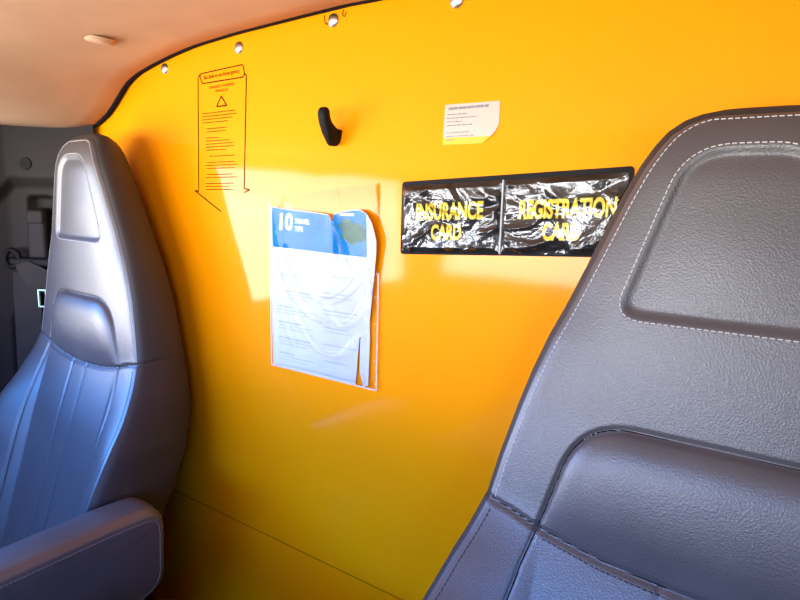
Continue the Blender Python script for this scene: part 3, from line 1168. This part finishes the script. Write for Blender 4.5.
def leaf_sheet(name, x0, x1, zf0, zf1, mat, parent, lift, na=60, nt_=70, xr=None):
    vs_, fs_ = [], []
    for j in range(nt_ + 1):
        for i in range(na + 1):
            x = x0 + (x1 - x0) * i / na
            z0, z1 = zf0(x), zf1(x)
            z = z0 + (z1 - z0) * j / nt_
            if xr:
                x = min(x, x0 + (xr(z) - x0) * i / na)
            vs_.append((x - ox, -leaf_y(x, z) - lift, z - oz))
    for j in range(nt_):
        for i in range(na):
            k = j * (na + 1) + i
            fs_.append((k, k + 1, k + na + 2, k + na + 1))
    return mesh(name, vs_, fs_, mat, parent)


leaf_sheet('paper', LX0, LX1, lambda x: LZ0 + 0.001, leaf_top, 'paper', leaf, 0.0, xr=leaf_right)
# a second sheet slipping out at the lower right
mesh('loose_page', [(p[0] - ox, -0.004, p[1] - oz) for p in [(-0.5595, -0.205), (-0.5590, -0.255), (-0.552, -0.2765), (-0.5425, -0.273), (-0.5405, -0.20), (-0.542, -0.165)]],
     [(0, 1, 2, 3, 4, 5)], 'paper', leaf, smooth=False)
hd = leaf_sheet('header_picture', -0.746, -0.5455, lambda x: -0.0735 - (x + 0.75) * 0.02, lambda x: leaf_top(x) - 0.0015, 'skyprint', leaf, 0.0005)
# landscape: wooded headland
f = []
hill = []
for k in range(60):
    t = 2 * math.pi * k / 60
    rr = 1 + 0.14 * math.sin(3 * t + 1) + 0.10 * math.sin(7 * t) + 0.07 * math.sin(13 * t + 2)
    hill.append((-0.5775 + 0.0295 * rr * math.cos(t), -0.0415 + 0.0165 * rr * math.sin(t) - 0.10 * 0.0295 * math.cos(t)))
vs_, fs_ = [], []
for ring_k in range(9):
    for (x, z) in hill:
        q = 1 - ring_k / 8
        xx, zz = -0.5775 + (x + 0.5835) * q, -0.0415 + (z + 0.0415) * q
        xx = min(xx, -0.5470)
        vs_.append((xx - ox, -leaf_y(xx, zz) - 0.0010, zz - oz))
for r_ in range(8):
    for k in range(60):
        a, c = r_ * 60 + k, r_ * 60 + (k + 1) % 60
        fs_.append((a, c, c + 60, a + 60))
mesh('headland_picture', vs_, fs_, 'landprint', hd)
f = Flat()
f.text('10', -0.714, -0.0315, 0.030, 0.0275, 0.0, 0.03, 0.05)
f.text('TRAVEL', -0.677, -0.030, 0.034, 0.0085, 0.0, 0.01)
f.text('TIPS', -0.685, -0.042, 0.019, 0.0085, 0.0, 0.01)
f.build('lettering', 'white_ink', hd, lambda x, z: -leaf_y(x, z) - 0.0012).location = (-ox, 0, -oz)
f = Flat()
f.greek(-0.598, -0.571, -0.0165, 0.0035, 0.02, 0.12)
f.build('caption', 'white_ink', hd, lambda x, z: -leaf_y(x, z) - 0.0012).location = (-ox, 0, -oz)
f = Flat()
for k in range(7):
    z = -0.092 - k * 0.0265
    f.greek(-0.737, -0.70 + 0.02 * (k % 3), z, 0.0022, 0, 0.2)
    for q in range(2):
        f.greek(-0.737, -0.655 - 0.012 * q, z - 0.0055 * (q + 1), 0.0011, 0, 0.3)
f.build('printed_text', 'ink_pale', leaf, lambda x, z: -leaf_y(x, z) - 0.0006).location = (-ox, 0, -oz)
f = Flat()
for k in range(7):
    z = -0.084 - k * 0.0275
    f.greek(-0.632, -0.585 + 0.02 * (k % 2), z, 0.0020, 0, 0.2)
    if k < 5:
        f.greek(-0.632, -0.575, z - 0.006, 0.0011, 0, 0.3)
f.build('printed_text', 'ink_pale', leaf, lambda x, z: -leaf_y(x, z) - 0.0006).location = (-ox, 0, -oz)

# the sleeve's film, with its folds
SLQ = [(-0.758, 0.006), (-0.531, 0.030), (-0.7555, -0.279), (-0.525, -0.279)]
folds = [
    ([(-0.75, -0.02), (-0.735, -0.08), (-0.705, -0.14), (-0.665, -0.175), (-0.63, -0.185)], 0.0045, 0.0045),
    ([(-0.715, -0.075), (-0.69, -0.115), (-0.655, -0.145), (-0.615, -0.15), (-0.575, -0.125), (-0.545, -0.085)], 0.0045, 0.0045),
    ([(-0.63, -0.155), (-0.60, -0.185), (-0.57, -0.175), (-0.545, -0.14)], 0.004, 0.004),
    ([(-0.75, -0.11), (-0.735, -0.16), (-0.715, -0.205), (-0.70, -0.23)], 0.004, 0.0035),
    ([(-0.69, -0.19), (-0.65, -0.23), (-0.60, -0.235), (-0.56, -0.20)], 0.0025, 0.004),
    ([(-0.61, -0.02), (-0.585, -0.075), (-0.56, -0.10)], 0.0025, 0.004),
]
NA, NT = 150, 200
gx, gz = np.zeros((NT + 1, NA + 1)), np.zeros((NT + 1, NA + 1))
for j in range(NT + 1):
    for i in range(NA + 1):
        gx[j, i], gz[j, i] = quadmap(SLQ, i / NA, j / NT)
gy = np.zeros_like(gx)
for j in range(NT + 1):
    for i in range(NA + 1):
        x, z = gx[j, i], gz[j, i]
        ed = min(i / NA, 1 - i / NA) * 0.22
        edb = (1 - j / NT) * 0.29
        k = min(1, ed / 0.012) * min(1, edb / 0.01)
        inside = min(1.0, max(0.0, (leaf_top(min(max(x, -0.7545), -0.53)) + 0.06 - z) / 0.06))
        ly = leaf_y(min(max(x, LX0), LX1), min(z, 0.0))
        gy[j, i] = 0.0012 + k * ((ly + 0.0018) * inside + 0.003 * (1 - inside)) + k * 0.0012 * noise.noise(Vector((x * 16, z * 11, 2.0)))
def curve_through(pl_, n_=14):
    p = np.array(pl_, float)
    p = np.concatenate([[2 * p[0] - p[1]], p, [2 * p[-1] - p[-2]]])
    o_ = []
    for k in range(1, len(p) - 2):
        for t in np.linspace(0, 1, n_, endpoint=False):
            o_.append(0.5 * (2 * p[k] + (p[k + 1] - p[k - 1]) * t + (2 * p[k - 1] - 5 * p[k] + 4 * p[k + 1] - p[k + 2]) * t ** 2 + (3 * p[k] - p[k - 1] - 3 * p[k + 1] + p[k + 2]) * t ** 3))
    o_.append(p[-2])
    return [tuple(q) for q in o_]


for pl_, h_, w_ in folds:
    pl_ = curve_through(pl_)
    gy += h_ * np.exp(-(line_dist(gx, gz, pl_) / w_) ** 2) * np.clip(np.minimum(gx - gx.min(), gx.max() - gx) / 0.012, 0, 1)
# crumpled strip along the torn right edge
for j in range(NT + 1):
    for i in range(NA + 1):
        x, z = gx[j, i], gz[j, i]
        if x > -0.552 and z < -0.10:
            k = min(1, (x + 0.552) / 0.006) * min(1, (-0.10 - z) / 0.02)
            gy[j, i] += k * 0.0085 * abs(noise.noise(Vector((x * 60, z * 75, 4.0))))
vs_ = [(gx[j, i] - ox, -gy[j, i], gz[j, i] - oz) for j in range(NT + 1) for i in range(NA + 1)]
fs_ = [(j * (NA + 1) + i, (j + 1) * (NA + 1) + i, (j + 1) * (NA + 1) + i + 1, j * (NA + 1) + i + 1) for j in range(NT) for i in range(NA)]
mesh('clear_film', vs_, fs_, 'film', slv)
f = Flat()
for (a, b_) in [((-0.7565, 0.0), (-0.7545, -0.277)), ((-0.7545, -0.277), (-0.527, -0.2775)), ((-0.5275, -0.2775), (-0.5275, -0.10))]:
    f.line(a, b_, 0.0022)
mesh('welded_edge', [(x - ox, -0.0035, z - oz) for x, z in f.v], f.f, 'filmedge', slv, smooth=False)

# ================================================================== LEFT PILLAR THINGS
# round cap in the headliner
bm = bmesh.new()
pr = [(0.0, 0.0055), (0.016, 0.005), (0.0215, 0.0035), (0.0235, 0.001), (0.0235, -0.004)]
n_ = 36
vs_ = []
for r_, d_ in pr:
    vs_.append([bm.verts.new((r_ * math.cos(2 * math.pi * k / n_), r_ * math.sin(2 * math.pi * k / n_), -d_)) for k in range(n_)] if r_ else [bm.verts.new((0, 0, -d_))])
for k in range(n_):
    bm.faces.new((vs_[0][0], vs_[1][k], vs_[1][(k + 1) % n_]))
for a, b_ in zip(vs_[1:-1], vs_[2:]):
    for k in range(n_):
        bm.faces.new((a[k], b_[k], b_[(k + 1) % n_], a[(k + 1) % n_]))
cap = from_bm('headliner_cap', bm, 'headliner', smooth=True, loc=(-1.01, 0.562, 0.2545))
cap.rotation_euler = (0, math.radians(9), 0)
tag(cap, 'round beige cap in the headliner above the seat with the armrest', 'cap')

# round plug in the pillar
nv_ = Vector((np.interp(0.150, sarr, nor[:, 0]), np.interp(0.150, sarr, nor[:, 1]), 0)).normalized()
bm = bmesh.new()
bmesh.ops.create_cone(bm, cap_ends=True, segments=28, radius1=0.0135, radius2=0.0125, depth=0.004)
plug = from_bm('pillar_plug', bm, 'trim_light', loc=pill(0.152, 0.066, 0.0165))
plug.rotation_euler = nv_.to_track_quat('Z', 'Y').to_euler()
plug.data.materials.clear()
plug.data.materials.append(MAT['black'])
tag(plug, 'small round black plug in the dark pillar trim above the belt anchor', 'plug')

# seat belt
belt = empty('seat_belt', pill(0.19, FLOOR_Z, 0.0))
tag(belt, 'dark seat belt hanging from its anchor on the left pillar', 'seat belt')
bo = belt.location


def ribbon(name, rowsP, mat, parent, th=0.0016):
    """a strap: rows of (left point, right point); given thickness across its face"""
    rowsP = [(np.array(a, float), np.array(b_, float)) for a, b_ in rowsP]
    A = resample([np.concatenate(p) for p in rowsP], 0.012)
    vs_, fs_ = [], []
    n_ = len(A)
    for k in range(n_):
        a, b_ = A[k, :3], A[k, 3:]
        t = A[min(k + 1, n_ - 1)] - A[max(k - 1, 0)]
        nrm = np.cross(b_ - a, t[:3])
        nrm /= np.linalg.norm(nrm) + 1e-12
        for p in (a, b_):
            vs_ += [p - np.array(bo) + nrm * th / 2, p - np.array(bo) - nrm * th / 2]
    for k in range(n_ - 1):
        a = k * 4
        for p, q in ((0, 2), (2, 3), (3, 1), (1, 0)):
            fs_.append((a + p, a + q, a + 4 + q, a + 4 + p))
    fs_ += [(0, 1, 3, 2), ((n_ - 1) * 4, (n_ - 1) * 4 + 2, (n_ - 1) * 4 + 3, (n_ - 1) * 4 + 1)]
    return mesh(name, vs_, fs_, mat, parent, smooth=False)


ribbon('webbing', [(pill(0.196, -0.165, 0.022), pill(0.150, -0.170, 0.022)), (pill(0.203, -0.21, 0.016), pill(0.138, -0.215, 0.016)), (pill(0.206, -0.30, 0.012), pill(0.143, -0.30, 0.012)),
                   (pill(0.210, -0.45, 0.010), pill(0.150, -0.45, 0.010)), (pill(0.216, -0.66, 0.010), pill(0.16, -0.66, 0.010))], 'webbing', belt)
ribbon('webbing', [(pill(0.188, -0.150, 0.026), pill(0.180, -0.172, 0.026)), (pill(0.150, -0.140, 0.034), pill(0.150, -0.20, 0.030)), (pill(0.115, -0.155, 0.032), pill(0.115, -0.212, 0.026)),
                   (pill(0.100, -0.17, 0.028), pill(0.100, -0.225, 0.022))], 'webbing', belt)


def slab(name, s0, s1, z0, z1, o0, o1, mat, parent, bev=0.006):
    """a rounded block lying on the pillar face"""
    c = np.array(pill((s0 + s1) / 2, 0, 0))
    i = int(np.argmin(abs(sarr - (s0 + s1) / 2)))
    t2, n2 = tan[i], nor[i]
    bm = bmesh.new()
    box_bm(bm, (-(s1 - s0) / 2, o0, z0), ((s1 - s0) / 2, o1, z1), bev, 3)
    for v in bm.verts:
        a, o_, z = v.co
        v.co = Vector((c[0] + t2[0] * a + n2[0] * o_ - bo[0], c[1] + t2[1] * a + n2[1] * o_ - bo[1], z - bo[2]))
    return from_bm(name, bm, mat, parent)


adj = slab('height_adjuster', 0.119, 0.163, -0.140, -0.028, -0.020, 0.016, 'trim_light', belt, 0.009)
adj.data.materials.clear()
adj.data.materials.append(MAT['trim'])
slab('adjuster_button', 0.121, 0.161, -0.062, -0.030, 0.006, 0.018, 'trim', adj, 0.006)
slab('anchor_bar', 0.10, 0.205, -0.152, -0.134, 0.012, 0.030, 'black', belt, 0.006)
# D-ring
bm = bmesh.new()
nseg, nr = 36, 12
cR, zR = 0.198, -0.136
gridv = []
for k in range(nseg):
    t = 2 * math.pi * k / nseg
    row = []
    for q in range(nr):
        p = 2 * math.pi * q / nr
        rad = 1.0 + 0
        a = (0.0165 + 0.0055 * math.cos(p)) * math.cos(t) * 1.1
        zz = (0.0185 + 0.0055 * math.cos(p)) * math.sin(t)
        pt = pill(cR + a, zR + zz, 0.022 + 0.0055 * math.sin(p))
        row.append(bm.verts.new((pt[0] - bo[0], pt[1] - bo[1], pt[2] - bo[2])))
    gridv.append(row)
for k in range(nseg):
    for q in range(nr):
        bm.faces.new((gridv[k][q], gridv[(k + 1) % nseg][q], gridv[(k + 1) % nseg][(q + 1) % nr], gridv[k][(q + 1) % nr]))
from_bm('guide_ring', bm, 'black', belt, smooth=True)
# pale green loop tag
bm = bmesh.new()
for lo, hi in (((0.111, -0.239), (0.114, -0.200)), ((0.128, -0.239), (0.131, -0.200)), ((0.111, -0.203), (0.131, -0.200)), ((0.111, -0.239), (0.131, -0.236))):
    r_ = bmesh.ops.create_cube(bm, size=1.0)
    for v in r_['verts']:
        sv = lo[0] + (v.co.x + 0.5) * (hi[0] - lo[0])
        zv = lo[1] + (v.co.z + 0.5) * (hi[1] - lo[1])
        pt = pill(sv, zv, 0.036 + 0.003 * v.co.y)
        v.co = Vector((pt[0] - bo[0], pt[1] - bo[1], pt[2] - bo[2]))
tg_ = from_bm('loop_tag', bm, 'tagmat', belt)
tg_['label'] = 'pale green loop tag'
